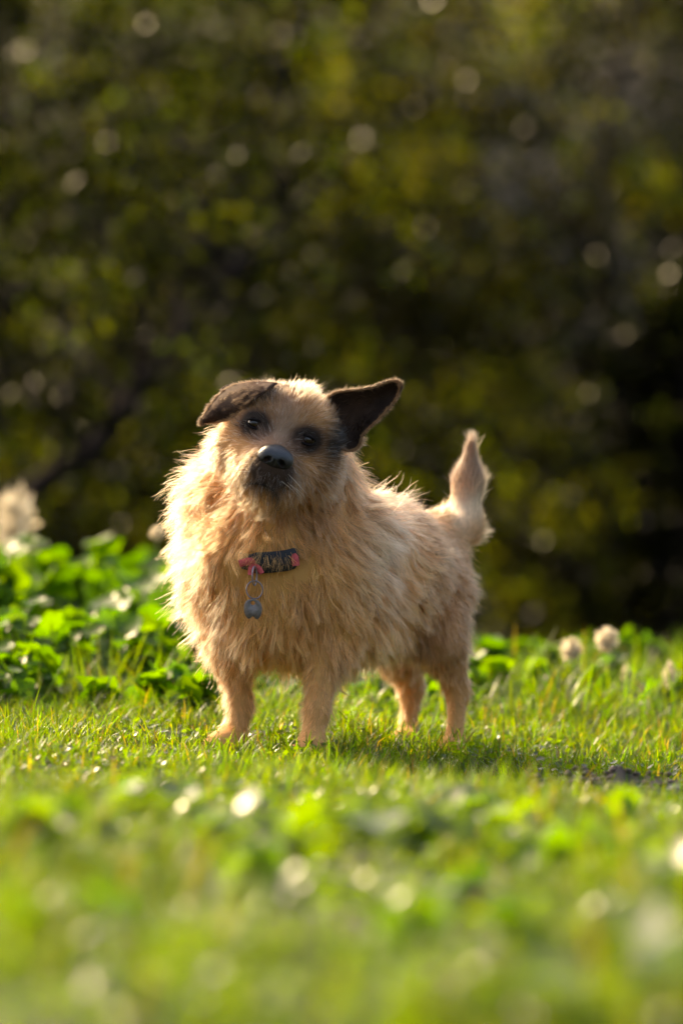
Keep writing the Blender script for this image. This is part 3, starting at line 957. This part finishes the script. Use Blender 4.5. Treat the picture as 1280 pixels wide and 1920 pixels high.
def grow(root, nrm, L_, groom, lift, r, K=7, grav=.25, calm=1.0, cl_amt=.6, frizz=.0014, fly=.045):
    n = len(root)
    g = groom - (groom * nrm).sum(-1)[:, None] * nrm
    g /= np.linalg.norm(g, axis=1)[:, None] + 1e-9
    # clump guides
    ng = max(8, int(n / 11))
    gi = r.choice(n, ng, replace=False)
    kd = kdtree.KDTree(ng)
    for q, i in enumerate(gi): kd.insert(root[i], q)
    kd.balance()
    own = np.array([kd.find(p)[1] for p in root])
    cn = r.normal(0, 1, (ng, 3))
    big = max(8, int(n / 90)); bi = r.choice(n, big, replace=False)
    kd2 = kdtree.KDTree(big)
    for q, i in enumerate(bi): kd2.insert(root[i], q)
    kd2.balance()
    bown = np.array([kd2.find(root[i])[1] for i in gi])[own]
    bn = r.normal(0, 1, (big, 3))
    wide = np.stack([fbm(root, 30, 51), fbm(root, 30, 52), fbm(root, 30, 53)], -1)
    clv = cn[own]
    L_ = L_ * (.75 + .25 * r.random(n)) * (1 + .22 * np.broadcast_to(calm, (n,)) * r.normal(0, 1, ng)[own].clip(-1.5, 1.5))
    flyers = r.random(n) < fly
    calm = np.broadcast_to(calm, (n,))[:, None]; grav = np.broadcast_to(grav, (n,))[:, None]
    d = g * (1 - lift)[:, None] + nrm * lift[:, None] + calm * ((.07 + .05 * lift)[:, None] * clv + .09 * bn[bown] + .16 * wide) + .08 * r.normal(0, 1, (n, 3))
    d[flyers] += .25 * nrm[flyers] + .18 * r.normal(0, 1, (flyers.sum(), 3))
    L_ = np.where(flyers, L_ * 1.2, L_)
    d /= np.linalg.norm(d, axis=1)[:, None]
    pts = [root - nrm * .0015]
    st = L_ / (K - 1)
    bend = calm * (.16 * cn[own] + .16 * bn[bown]) + .07 * r.normal(0, 1, (n, 3))
    lfac = np.clip(L_ / .05, .25, 1.2)[:, None]
    for k in range(1, K):
        d = d + (bend - grav * np.array([[0, 0, 1.]])) * lfac / (K - 1) * 1.6
        # stay out of the skin
        dn = (d * nrm).sum(-1)
        d = d + nrm * np.clip(.06 - dn, 0, None)[:, None] * .6
        d /= np.linalg.norm(d, axis=1)[:, None]
        pts.append(pts[-1] + d * st[:, None])
    pts = np.stack(pts, 1)
    # clumping towards the guide strand
    G = pts[gi][own]
    t = (np.arange(K) / (K - 1))[None, :, None]
    amt = np.broadcast_to(cl_amt, (n,)) [:, None, None] * np.where(flyers, .1, r.uniform(.45, 1.0, n))[:, None, None] * t ** 1.1
    rel = pts - pts[:, :1]
    Gr = G
    # scale the guide to this strand's own length
    pts2 = pts * (1 - amt) + (Gr) * amt
    # each lock waves as one
    cph = r.random((ng, 3))[own] * 6.28; cfr = r.uniform(4, 10, ng)[own]
    pts2 += np.sin(cfr[:, None, None] * t + cph[:, None, :]) * .0022 * t * lfac[:, None] * calm[:, None]
    # frizz
    ph = r.random((n, 1, 3)) * 6.28; fr = r.uniform(3, 9, (n, 1, 1))
    pts2 += np.sin(fr * t + ph) * frizz * t * (.4 + .6 * r.random((n, 1, 1))) * lfac[:, None]
    grow.lock = (1 + .16 * r.normal(0, 1, ng)[own] + .10 * r.normal(0, 1, big)[bown]).clip(.5, 1.25)
    return pts2


def curves_obj(name, pts, tint, rad, parent, mat=None):
    n, K, _ = pts.shape
    hc = bpy.data.hair_curves.new(name)
    hc.add_curves([K] * n)
    hc.points.foreach_set('position', pts.astype(np.float32).ravel())
    a = hc.attributes.new('tint', 'FLOAT_COLOR', 'CURVE')
    c = np.ones((n, 4), np.float32); c[:, :3] = np.clip(tint, .004, .93)
    a.data.foreach_set('color', c.ravel())
    ra = hc.attributes.get('radius') or hc.attributes.new('radius', 'FLOAT', 'POINT')
    prof = np.interp(np.linspace(0, 1, K), [0, .5, 1], [1, .85, .25])
    rr = (rad[:, None] * prof[None]).astype(np.float32)
    ra.data.foreach_set('value', rr.ravel())
    hc.materials.append(mat or M_fur)
    o = bpy.data.objects.new(name, hc)
    COL.objects.link(o); o.parent = parent
    return o


def body_fur(n, seed):
    r = np.random.default_rng(seed)
    p, nr = sample_mesh(BV, BF, n, r)
    a, b, cc = to_head(p)
    inhead = (b > -.12) & (cc > -.1) & (np.abs(a) < .09)
    # fewer strands below the ground line and on the hidden side; more on the face
    keep = np.where(inhead & (cc > -.06), 1.0, .62)
    far = (nr @ np.array([.0, 1.0, 0.]) > .75)
    keep = np.where(far, keep * .5, keep)
    k = r.random(n) < keep
    p, nr = p[k], nr[k]; n = len(p)
    nr = sdf_normal(p)
    W = np.zeros(n); Lr = np.zeros(n); G = np.zeros((n, 3)); LF = np.zeros(n); HW = np.zeros(n); PW = np.zeros(n)
    for i, pr in enumerate(PR):
        w = np.exp(np.clip(-prim_d(pr, p) / .014, -40, 20))
        W += w; Lr += w * pr[5]; LF += w * pr[7]
        if pr[0] in ('head', 'cheek', 'muzzle', 'chin', 'jaw'):
            HW += w
        else:
            G += w[:, None] * (pr[6] / np.linalg.norm(pr[6]))
        if pr[0] in ('paw',): PW += w
    Lr /= W; LF /= W; HW /= W; G /= (W * (1 - HW) + 1e-6)[:, None]
    # chest front: hair parts to both sides
    a, b, cc = to_head(p)
    Hd = AX[None] * a[:, None] + AB[None] * (b + .026)[:, None] + AC[None] * (cc - .045)[:, None]
    Hd /= np.linalg.norm(Hd, axis=1)[:, None] + 1e-9
    low = sm(-b, .0, .05)[:, None]
    Hd = Hd + low * np.array([0, .15, -.75]) + (1 - low) * (AB[None] * .35 - AC[None] * .4)
    G = G * (1 - HW)[:, None] + Hd * HW[:, None] * 1.2
    # face lengths
    for s in (-1, 1):
        de = np.sqrt((a - s * .036) ** 2 + (b) ** 2 + ((cc + .0) * .5) ** 2)
        Lr *= .28 + .72 * sm(de, .008, .024)
    dn = np.sqrt((a - .004) ** 2 + (b + .038) ** 2 + ((cc - .066) * .7) ** 2)
    Lr *= .30 + .70 * sm(dn, .014, .026)
    # tousled crown
    tuft = np.exp(-((a + .0) / .03) ** 2 - ((b - .055) / .02) ** 2)
    tuft *= np.exp(-((a - .018) / .02) ** 2)
    Lr *= 1 + .5 * tuft; LF = LF + .25 * tuft
    # hair pressed flat under the collar's front
    dc = collar_dist(p)
    Lr *= .10 + .90 * sm(dc, .014, .028)
    Lr *= 1 - .45 * sm(-p[:, 2], -.03, .0)
    tn = coat(p) * (.86 + .24 * r.random(n))[:, None]
    tn = np.where((r.random(n) < .05 + .16 * np.clip(HW, 0, 1))[:, None], tn * .45, tn)
    tn = np.where((r.random(n) < .10 * np.clip(HW, 0, 1))[:, None], tn * .5 + .38, tn)
    K = 7
    isT = (p[:, 0] > P(842, 0, .28)[0]) & (p[:, 1] > .2) & (p[:, 2] > .285)
    clm = .60 - .35 * isT - .20 * np.clip(HW, 0, 1)
    clm = .60 - .50 * isT - .10 * np.clip(HW, 0, 1)
    pts = grow(p, nr, Lr, G, LF, r, K=K, cl_amt=clm, calm=np.where(isT, .15, 1.0), grav=np.where(isT, -.10, .25))
    tn = tn * grow.lock[:, None]
    gh = r.random(n) < .05 * (1 - np.clip(HW, 0, 1)); tn[gh] = BROWN * 1.1
    rad = r.uniform(.00010, .00021, n) * np.clip(Lr / .03, .55, 1.25)
    return pts, tn, rad


# collar path: a ring round the neck, found by walking out from the axis to the skin
CC = P(525, 998, -.035)
CAXIS = np.array([-.05, -.32, 1.0]); CAXIS /= np.linalg.norm(CAXIS)
cu = np.cross(CAXIS, np.array([0, 1.0, 0])); cu /= np.linalg.norm(cu)
cv = np.cross(cu, CAXIS)


def ring_point(th):
    d = cu * math.cos(th) + cv * math.sin(th)
    ts = np.linspace(.03, .2, 120)
    pp = CC[None] + d[None] * ts[:, None]
    s = sdf(pp)
    j = int(np.argmax(s > 0))
    fr = d[1] < 0 and P(435, 0, -.13)[0] < pp[j][0] < P(575, 0, -.13)[0]
    return pp[j] + d * (.0055 if fr else -.03), d


NTH = 72
ring = [ring_point(2 * math.pi * i / NTH) for i in range(NTH)]
RP = np.array([q[0] for q in ring]); RD = np.array([q[1] for q in ring])
for _ in range(4):
    RP = (np.roll(RP, 1, 0) + RP * 2 + np.roll(RP, -1, 0)) / 4
front = RP[(RP[:, 0] > P(438, 0, -.15)[0]) & (RP[:, 0] < P(572, 0, -.15)[0]) & (RP[:, 1] < CC[1])]


def collar_dist(p):
    d = np.full(len(p), 9.0)
    for q in front:
        e = p - q
        dd = np.sqrt((e ** 2).sum(-1) + np.where(e[:, 2] > 0, 1.2, 0) * e[:, 2] ** 2)
        d = np.minimum(d, dd)
    return d


if True:   # fur
    NF = 300000
    pts, tn, rad = body_fur(NF, 9)
    curves_obj('fur', pts, tn, rad, dog)

# eyes, nose, lips
def uv_ball(c, r, ax=(1, 1, 1), seg=20):
    th = np.linspace(0, np.pi, seg // 2 + 1)[1:-1]
    ph = np.linspace(0, 2 * np.pi, seg, endpoint=False)
    V = [np.array([0, 0, 1.])] + [np.array([math.sin(t) * math.cos(f), math.sin(t) * math.sin(f), math.cos(t)]) for t in th for f in ph] + [np.array([0, 0, -1.])]
    V = np.array(V) * np.array(ax) * r
    F = []
    for j in range(seg): F.append((0, 1 + j, 1 + (j + 1) % seg, 1 + (j + 1) % seg))
    for i in range(len(th) - 1):
        for j in range(seg):
            a = 1 + i * seg; F.append((a + j, a + seg + j, a + seg + (j + 1) % seg, a + (j + 1) % seg))
    tris = []
    for f in F:
        if f[2] == f[3]: tris.append(f[:3])
        else: tris += [(f[0], f[1], f[2]), (f[0], f[2], f[3])]
    e = len(V) - 1; a = 1 + (len(th) - 1) * seg
    for j in range(seg): tris.append((a + j, e, a + (j + 1) % seg))
    return V + c, np.array(tris)


if True:   # dog
    for s in (-1, 1):
        # find the skin in front of the eye position
        ts = np.linspace(.06, -.03, 180)
        line = np.array([HL(s * .036, -.001, t) for t in ts])
        j = int(np.argmax(sdf(line) < 0))
        c = HL(s * .036, -.001, ts[j] - .0062)
        V, F = uv_ball(c, .0100)
        eye = npmesh('eye', V, F, M_eye, dog, smooth=True)
        # lids
        for sg in (1, -1):
            th = np.linspace(-1.25, 1.25, 9)
            pl = np.array([c + AX * math.sin(t) * .0112 + AB * (math.cos(t) * (.0052 if sg > 0 else .0062) * sg) + AC * (.0050 + .0050 * math.cos(t)) for t in th])
            V, F = tube(pl, .0017, 6)
            npmesh('eyelid', V, F, M_lip, eye, smooth=True)
    # nose by its own little implicit surface
    h = .0009
    aa = np.arange(-.024, .0241, h); bb = np.arange(-.024, .0201, h); ccx = np.arange(-.016, .0201, h)
    gA, gB, gC = np.meshgrid(aa, bb, ccx, indexing='ij')

    def cp(p0, p1, r0, r1):
        g = np.stack([gA, gB, gC], -1); p0 = np.array(p0); p1 = np.array(p1); v = p1 - p0
        t = np.clip(((g - p0) @ v) / (v @ v + 1e-12), 0, 1)
        return np.linalg.norm(g - p0 - t[..., None] * v, axis=-1) - (r0 + (r1 - r0) * t)
    S = 0
    for q in (cp((-.007, .001, 0), (.007, .001, 0), .0115, .0115), cp((0, .004, -.006), (0, -.001, .004), .012, .0095),
              cp((-.0115, -.002, .0), (-.012, -.003, -.006), .0075, .006), cp((.0115, -.002, .0), (.012, -.003, -.006), .0075, .006),
              cp((0, -.004, 0), (0, -.014, -.003), .0075, .0045)):
        S = S + np.exp(-q / .0022)
    Fn = -.0022 * np.log(S)
    for s in (-1, 1):
        hole = cp((s * .0065, -.0035, .014), (s * .0105, -.0065, .004), .0034, .0030)
        hole = np.minimum(hole, cp((s * .0105, -.0065, .006), (s * .0145, -.0085, -.002), .0024, .0016))
        Fn = np.maximum(Fn, -hole)
    Fn = np.maximum(Fn, -cp((0, -.004, .0135), (0, -.017, .0055), .0013, .0012))
    NV, NFc = surface_nets(Fn, [aa, bb, ccx])
    ts = np.linspace(.10, .02, 200)
    sn = ts[int(np.argmax(sdf(np.array([HL(.004, -.036, t) for t in ts])) < 0))]
    NV = HC + (NV[:, :1] * 1.18 + .004) * AX + (NV[:, 1:2] * 1.04 - .035) * AB + (NV[:, 2:3] + sn - .0035) * AC
    npmesh('nose', NV, NFc[:, ::-1], M_nose, dog, smooth=True)
    # lip line
    pl = []
    for a in np.linspace(-.026, .030, 17):
        b = -.0735 - 20.0 * a * a * (1.0 if a > 0 else .6)
        ts = np.linspace(.08, -.03, 200)
        line = np.array([HL(a, b, t) for t in ts])
        j = int(np.argmax(sdf(line) < .0))
        pl.append(HL(a, b, ts[j] - .0004))
    V, F = tube(np.array(pl), np.interp(np.linspace(-1, 1, 17), [-1, -.5, 0, .5, 1], [.0006, .0013, .0016, .0013, .0006]), 6)
    npmesh('mouth', V, F, M_lip, dog, smooth=True)


# ears ------------------------------------------------------------
def ear_shell(upper, lower, nu, nv, cup, thick, ydepth):
    """loft between two outlines, cupped, with thickness; returns verts, quads, front grid, normals"""
    U = smoothpath(upper, nu); Lw = smoothpath(lower, nu)
    v = np.linspace(0, 1, nv)
    G = U[:, None] * (1 - v)[None, :, None] + Lw[:, None] * v[None, :, None]
    t = np.linspace(0, 1, nu)[:, None]
    prof = (1 - (2 * v[None] - 1) ** 2)
    G[..., 1] += cup * prof * (np.sin(np.pi * np.clip(t * .85 + .15, 0, 1)) ** .5) + ydepth * t
    du = np.gradient(G, axis=0); dv = np.gradient(G, axis=1)
    nn = np.cross(du, dv); nn /= np.linalg.norm(nn, axis=-1)[..., None] + 1e-9
    if nn[..., 1].mean() > 0: nn = -nn
    edge = (np.sin(np.pi * v)[None, :] ** .4) * (1 - .7 * t)
    Bk = G - nn * thick * np.clip(edge, .25, 1)[..., None]
    n = nu * nv
    V = np.concatenate([G.reshape(-1, 3), Bk.reshape(-1, 3)])
    F = []
    idx = lambda i, j: i * nv + j
    for i in range(nu - 1):
        for j in range(nv - 1):
            F.append((idx(i, j), idx(i, j + 1), idx(i + 1, j + 1), idx(i + 1, j)))
            F.append((n + idx(i, j), n + idx(i + 1, j), n + idx(i + 1, j + 1), n + idx(i, j + 1)))
    for i in range(nu - 1):
        F.append((idx(i, 0), idx(i + 1, 0), n + idx(i + 1, 0), n + idx(i, 0)))
        F.append((idx(i, nv - 1), n + idx(i, nv - 1), n + idx(i + 1, nv - 1), idx(i + 1, nv - 1)))
    for j in range(nv - 1):
        F.append((idx(nu - 1, j), idx(nu - 1, j + 1), n + idx(nu - 1, j + 1), n + idx(nu - 1, j)))
        F.append((idx(0, j), n + idx(0, j), n + idx(0, j + 1), idx(0, j + 1)))
    return V, np.array(F), G, nn


def orient(V, F, G, nn):
    """make the quads face outwards as the shell normal says"""
    return F


def ear(upper, lower, cup, thick, yd, cin, cback, crim, label, seed, furlen=.0068):
    V, F, G, nn = ear_shell(upper, lower, 22, 15, cup, thick, yd)
    c = np.concatenate([np.tile(cin, (len(V) // 2, 1)), np.tile(cback, (len(V) // 2, 1))])
    c = c * (1 + .55 * fbm(V, 60, seed)).clip(.35, 2.2)[:, None]
    o = npmesh('ear', V, F, M_skin, dog, tint=c, smooth=True, point=True)
    o['label'] = label
    r = np.random.default_rng(seed)
    nu, nv = G.shape[:2]
    def at(Gr, u, v):
        i = np.clip((u * (nu - 1)).astype(int), 0, nu - 2); j = np.clip((v * (nv - 1)).astype(int), 0, nv - 2)
        fu = (u * (nu - 1) - i)[:, None]; fv = (v * (nv - 1) - j)[:, None]
        return Gr[i, j] * (1 - fu) * (1 - fv) + Gr[i + 1, j] * fu * (1 - fv) + Gr[i, j + 1] * (1 - fu) * fv + Gr[i + 1, j + 1] * fu * fv
    tip = G[-1].mean(0)
    n = 14000
    u = r.random(n) ** .9; v = r.random(n)
    p = at(G, u, v); nr = at(nn, u, v)
    ax = tip - p + r.normal(0, .01, (n, 3))
    side = r.random(n) < .55       # inner face or back
    nr = np.where(side[:, None], nr, -nr)
    p = np.where(side[:, None], p, p + nr * thick)
    tn = np.where(side[:, None], cin[None], cback[None]) * ((.5 + 1.1 * r.random(n)) * (1 + .6 * fbm(p, 60, seed)).clip(.3, 2.4))[:, None]
    warm = (r.random(n) < .10); tn[warm] = crim * .45
    l = furlen * (.6 + .9 * r.random(n)) * (1.9 - 1.1 * np.clip(u * 1.6, 0, 1))
    # rim
    m_ = 7000
    ur = r.random(m_); vr = np.where(r.random(m_) < .5, r.random(m_) * .02, 1 - r.random(m_) * .02)
    k = r.random(m_) < .12
    ur[k] = 1 - r.random(k.sum()) * .02; vr[k] = r.random(k.sum())
    pr = at(G, ur, vr); cen = at(G, ur * .9, np.full(m_, .5))
    ow = pr - cen; ow /= np.linalg.norm(ow, axis=1)[:, None] + 1e-9
    axr = (tip - pr) * 1.0; axr /= np.linalg.norm(axr, axis=1)[:, None] + 1e-6
    nrr = ow * .9 + r.normal(0, .3, (m_, 3)); nrr /= np.linalg.norm(nrr, axis=1)[:, None]
    p = np.concatenate([p, pr]); nr = np.concatenate([nr, nrr]); ax = np.concatenate([ax, axr])
    tn = np.concatenate([tn, crim[None] * (.6 + .7 * r.random(m_))[:, None]])
    l = np.concatenate([l, furlen * (.5 + .8 * r.random(m_))])
    lift = np.concatenate([np.full(n, .16), np.full(m_, .5)])
    pts = grow(p, nr, l, ax, lift, r, K=5, grav=.05, cl_amt=.35, frizz=.0006, fly=.02)
    f = curves_obj('ear_fur', pts, tn, r.uniform(.00009, .00014, len(p)), o, M_earfur)
    return o


if True:   # dog
    DK = np.array([.030, .016, .010]); DB = np.array([.05, .028, .017]); RIM = np.array([.38, .21, .10])
    ye = -.132
    ear([P(602, 756, ye - .018), P(622, 737, ye - .008), P(655, 731, ye), P(690, 727, ye), P(718, 717, ye), P(740, 713, ye), P(749, 719, ye)],
        [P(624, 828, ye - .012), P(648, 846, ye + .0), P(670, 840, ye + .005), P(680, 815, ye), P(706, 789, ye), P(735, 758, ye), P(750, 727, ye)],
        .022, .0035, -.01, DK, DB, RIM, 'erect dark ear pointing sideways', 61)
    yl = -.13
    # folded ear: the standing base behind, the flap hanging in front of it
    V, F, G, nn = ear_shell([P(515, 716, yl + .035), P(470, 716, yl + .03), P(430, 721, yl + .02), P(416, 727, yl + .01)],
                            [P(500, 750, yl + .02), P(470, 760, yl + .015), P(430, 752, yl + .01), P(410, 745, yl + .0)], 14, 9, .006, .004, -.005)
    eb = ear([P(520, 717, -.172), P(478, 714, -.158), P(437, 721, -.142), P(408, 742, yl - .005), P(374, 789, yl - .008)],
             [P(468, 752, -.186), P(453, 768, -.172), P(432, 786, -.156), P(408, 792, yl - .014), P(378, 795, yl - .010)],
             -.014, .0035, -.004, np.array([.060, .030, .018]), DB, RIM, 'ear folded over at the tip', 62)
    bs = npmesh('ear_base', V, F, M_skin, eb, tint=np.tile(DB, (len(V), 1)), smooth=True)

    # whiskers
    r = np.random.default_rng(8)
    wp = []
    for s in (-1, 1):
        for k in range(4):
            ts = np.linspace(.08, -.02, 100)
            a, b = s * r.uniform(.020, .032), r.uniform(-.066, -.045)
            line = np.array([HL(a, b, t) for t in ts]); j = int(np.argmax(sdf(line) < 0))
            p0 = line[j]
            d = AX * s * r.uniform(.7, 1.0) + AB * r.uniform(-.5, .1) + AC * r.uniform(.1, .5)
            L_ = r.uniform(.022, .042)
            wp.append(np.array([p0 + d * L_ * t + np.array([0, 0, -.004]) * t * t for t in np.linspace(0, 1, 5)]))
    curves_obj('whiskers', np.array(wp), np.tile([.8, .66, .5], (len(wp), 1)), np.full(len(wp), .00018), dog)


# ------------------------------------------------------------------ collar
if True:   # dog
    col = empty('dog_collar', CC)
    tag(col, 'black dog collar with coral ribbon ends and a hanging metal tag', 'collar')
    o3 = CC
    w = .0115
    Vs = []
    for i in range(NTH):
        p = RP[i]; d = RD[i]
        Vs += [p - CAXIS * w, p - CAXIS * w * .9 + d * .0028, p + CAXIS * w * .9 + d * .0028, p + CAXIS * w]
    Fs = []
    for i in range(NTH):
        k = (i + 1) % NTH
        for j in range(4):
            Fs.append((i * 4 + j, k * 4 + j, k * 4 + (j + 1) % 4, i * 4 + (j + 1) % 4))
    npmesh('strap', np.array(Vs) - o3, np.array(Fs), M_strap, col)

    def near_ring(px):
        X = P(px, 0, -.14)[0]
        c = [i for i in range(NTH) if RP[i, 1] < CC[1]]
        i = min(c, key=lambda i: abs(RP[i, 0] - X))
        return RP[i], RD[i]
    # thicker padded buckle section in the middle
    sec = [i for i in range(NTH) if RP[i, 1] < CC[1] and P(464, 0, -.14)[0] < RP[i, 0] < P(562, 0, -.14)[0]]
    sec.sort(key=lambda i: RP[i, 0])
    Vs = []; Fs = []
    prof = [(-1.0, .003), (-.9, .0068), (0, .0082), (.9, .0068), (1.0, .003)]
    for q, i in enumerate(sec):
        e = min(1, .6 + .4 * min(q, len(sec) - 1 - q))
        for z, d in prof: Vs.append(RP[i] + CAXIS * .0148 * z * e + RD[i] * d)
    for q in range(len(sec) - 1):
        for j in range(4):
            Fs.append((q * 5 + j, q * 5 + j + 1, q * 5 + 5 + j + 1, q * 5 + 5 + j))
    npmesh('padded_sleeve', np.array(Vs) - o3, np.array(Fs), M_strap, col, smooth=True)

    def ribbon(name, pts, wid, up=CAXIS):
        pts = smoothpath(pts, 9); nrm_ = np.array([0, -1., 0])
        V = []
        ww = np.interp(np.linspace(0, 1, 9), [0, .3, 1], [.5, 1, .9]) * wid
        T = np.gradient(pts, axis=0); T /= np.linalg.norm(T, axis=1)[:, None]
        S = np.cross(T, nrm_); S /= np.linalg.norm(S, axis=1)[:, None]
        for p, s, w_ in zip(pts, S, ww):
            V += [p - s * w_, p + s * w_, p + s * w_ + nrm_ * .0012, p - s * w_ + nrm_ * .0012]
        F = []
        for i in range(8):
            for j in range(4): F.append((i * 4 + j, i * 4 + (j + 1) % 4, i * 4 + 4 + (j + 1) % 4, i * 4 + 4 + j))
        F += [(0, 1, 2, 3), (32, 35, 34, 33)]
        return npmesh(name, np.array(V) - o3, np.array(F), M_ribbon, col)
    pl_, dl = near_ring(476)
    k0 = pl_ + dl * .008
    ribbon('ribbon', [k0, k0 + (-.006, -.004, .004), k0 + (-.020, -.006, .001)], .0052)
    ribbon('ribbon', [k0, k0 + (-.004, -.004, -.005), k0 + (-.005, -.004, -.014)], .0042)
    ribbon('ribbon', [k0, k0 + (.006, -.004, -.006), k0 + (.010, -.004, -.012)], .0038)
    pr_, dr_ = near_ring(552)
    k1 = pr_ + dr_ * .008
    ribbon('ribbon', [k1 + (-.001, -.002, .008), k1 + (.001, -.005, 0), k1 + (.002, -.004, -.008)], .0052)

    # hanging hardware
    def torus(c, R1, R2, r_, e1, e2, seg=28, closed=True):
        th = np.linspace(0, 2 * np.pi, seg, endpoint=False)
        pts = np.array([c + e1 * math.cos(t) * R1 + e2 * math.sin(t) * R2 for t in th])
        nx_ = np.cross(e1, e2)
        V = []
        for t, p in zip(th, pts):
            o_ = (e1 * math.cos(t) + e2 * math.sin(t))
            for f in range(6):
                V.append(p + (o_ * math.cos(f * np.pi / 3) + nx_ * math.sin(f * np.pi / 3)) * r_)
        F = []
        for i in range(seg):
            k = (i + 1) % seg
            for j in range(6): F.append((i * 6 + j, i * 6 + (j + 1) % 6, k * 6 + (j + 1) % 6, k * 6 + j))
        return np.array(V), np.array(F)
    ex = np.array([1., 0, 0]); ez = np.array([0, 0, 1.]); ey = np.array([0, 1., 0])
    yh = min(k0[1] - .008, float(P(0, 0, -.15)[1]))
    # where the chest fur lies, keep the tag in front of it
    for py_ in (1085, 1110, 1145):
        ys = np.linspace(-.30, 0, 240)
        ln = np.array([P(475, py_, yy) for yy in ys])
        j = int(np.argmax(sdf(ln) < 0)); yh = min(yh, ys[j] - .020)
    V, F = torus(P(477, 1080, yh), .0042, .0125, .0011, ex * .7 + ey * .714, ez)
    npmesh('link', V - o3, F, M_steel, col, smooth=True)
    V, F = torus(P(477, 1106, yh), .0108, .0118, .0008, ex, ez)
    V2, F2 = torus(P(477, 1106, yh) + (0, .0012, 0), .0106, .0116, .0008, ex, ez)
    V, F = join([(V, F), (V2, F2)])
    npmesh('split_ring', V - o3, F, M_steel, col, smooth=True)
    # tag: rounded disc with two feet at the bottom and a hole at the top
    tc0 = P(474, 1142, yh - .001)
    n = 64
    outl = []
    for q in range(n):
        t = q / n * 2 * np.pi
        x = math.cos(t) * .0122; z = math.sin(t) * .0128
        sup = .0120
        x = sup * np.sign(math.cos(t)) * abs(math.cos(t)) ** .78; z = .0128 * np.sign(math.sin(t)) * abs(math.sin(t)) ** .82
        if z < 0:
            z -= .0015 * math.exp(-((abs(x) - .0065) / .003) ** 2)
            z += .0035 * math.exp(-(x / .0026) ** 2)
        outl.append((x, z))
    hole = [(.0030 * math.cos(q / n * 2 * np.pi), .0078 + .0026 * math.sin(q / n * 2 * np.pi)) for q in range(n)]
    tilt = np.array([.98, .12, -.05])
    V = []
    for yy in (0, -.0012):
        for ol in (outl, hole):
            for x, z in ol: V.append(tc0 + tilt * x + ez * z + ey * yy)
    V = np.array(V)
    F = []
    for q in range(n):
        k = (q + 1) % n
        F += [(q, k, n + k, n + q), (2 * n + q, 3 * n + q, 3 * n + k, 2 * n + k), (q, 2 * n + q, 2 * n + k, k), (n + q, n + k, 3 * n + k, 3 * n + q)]
    npmesh('tag', V - o3, np.array(F), M_tag, col)
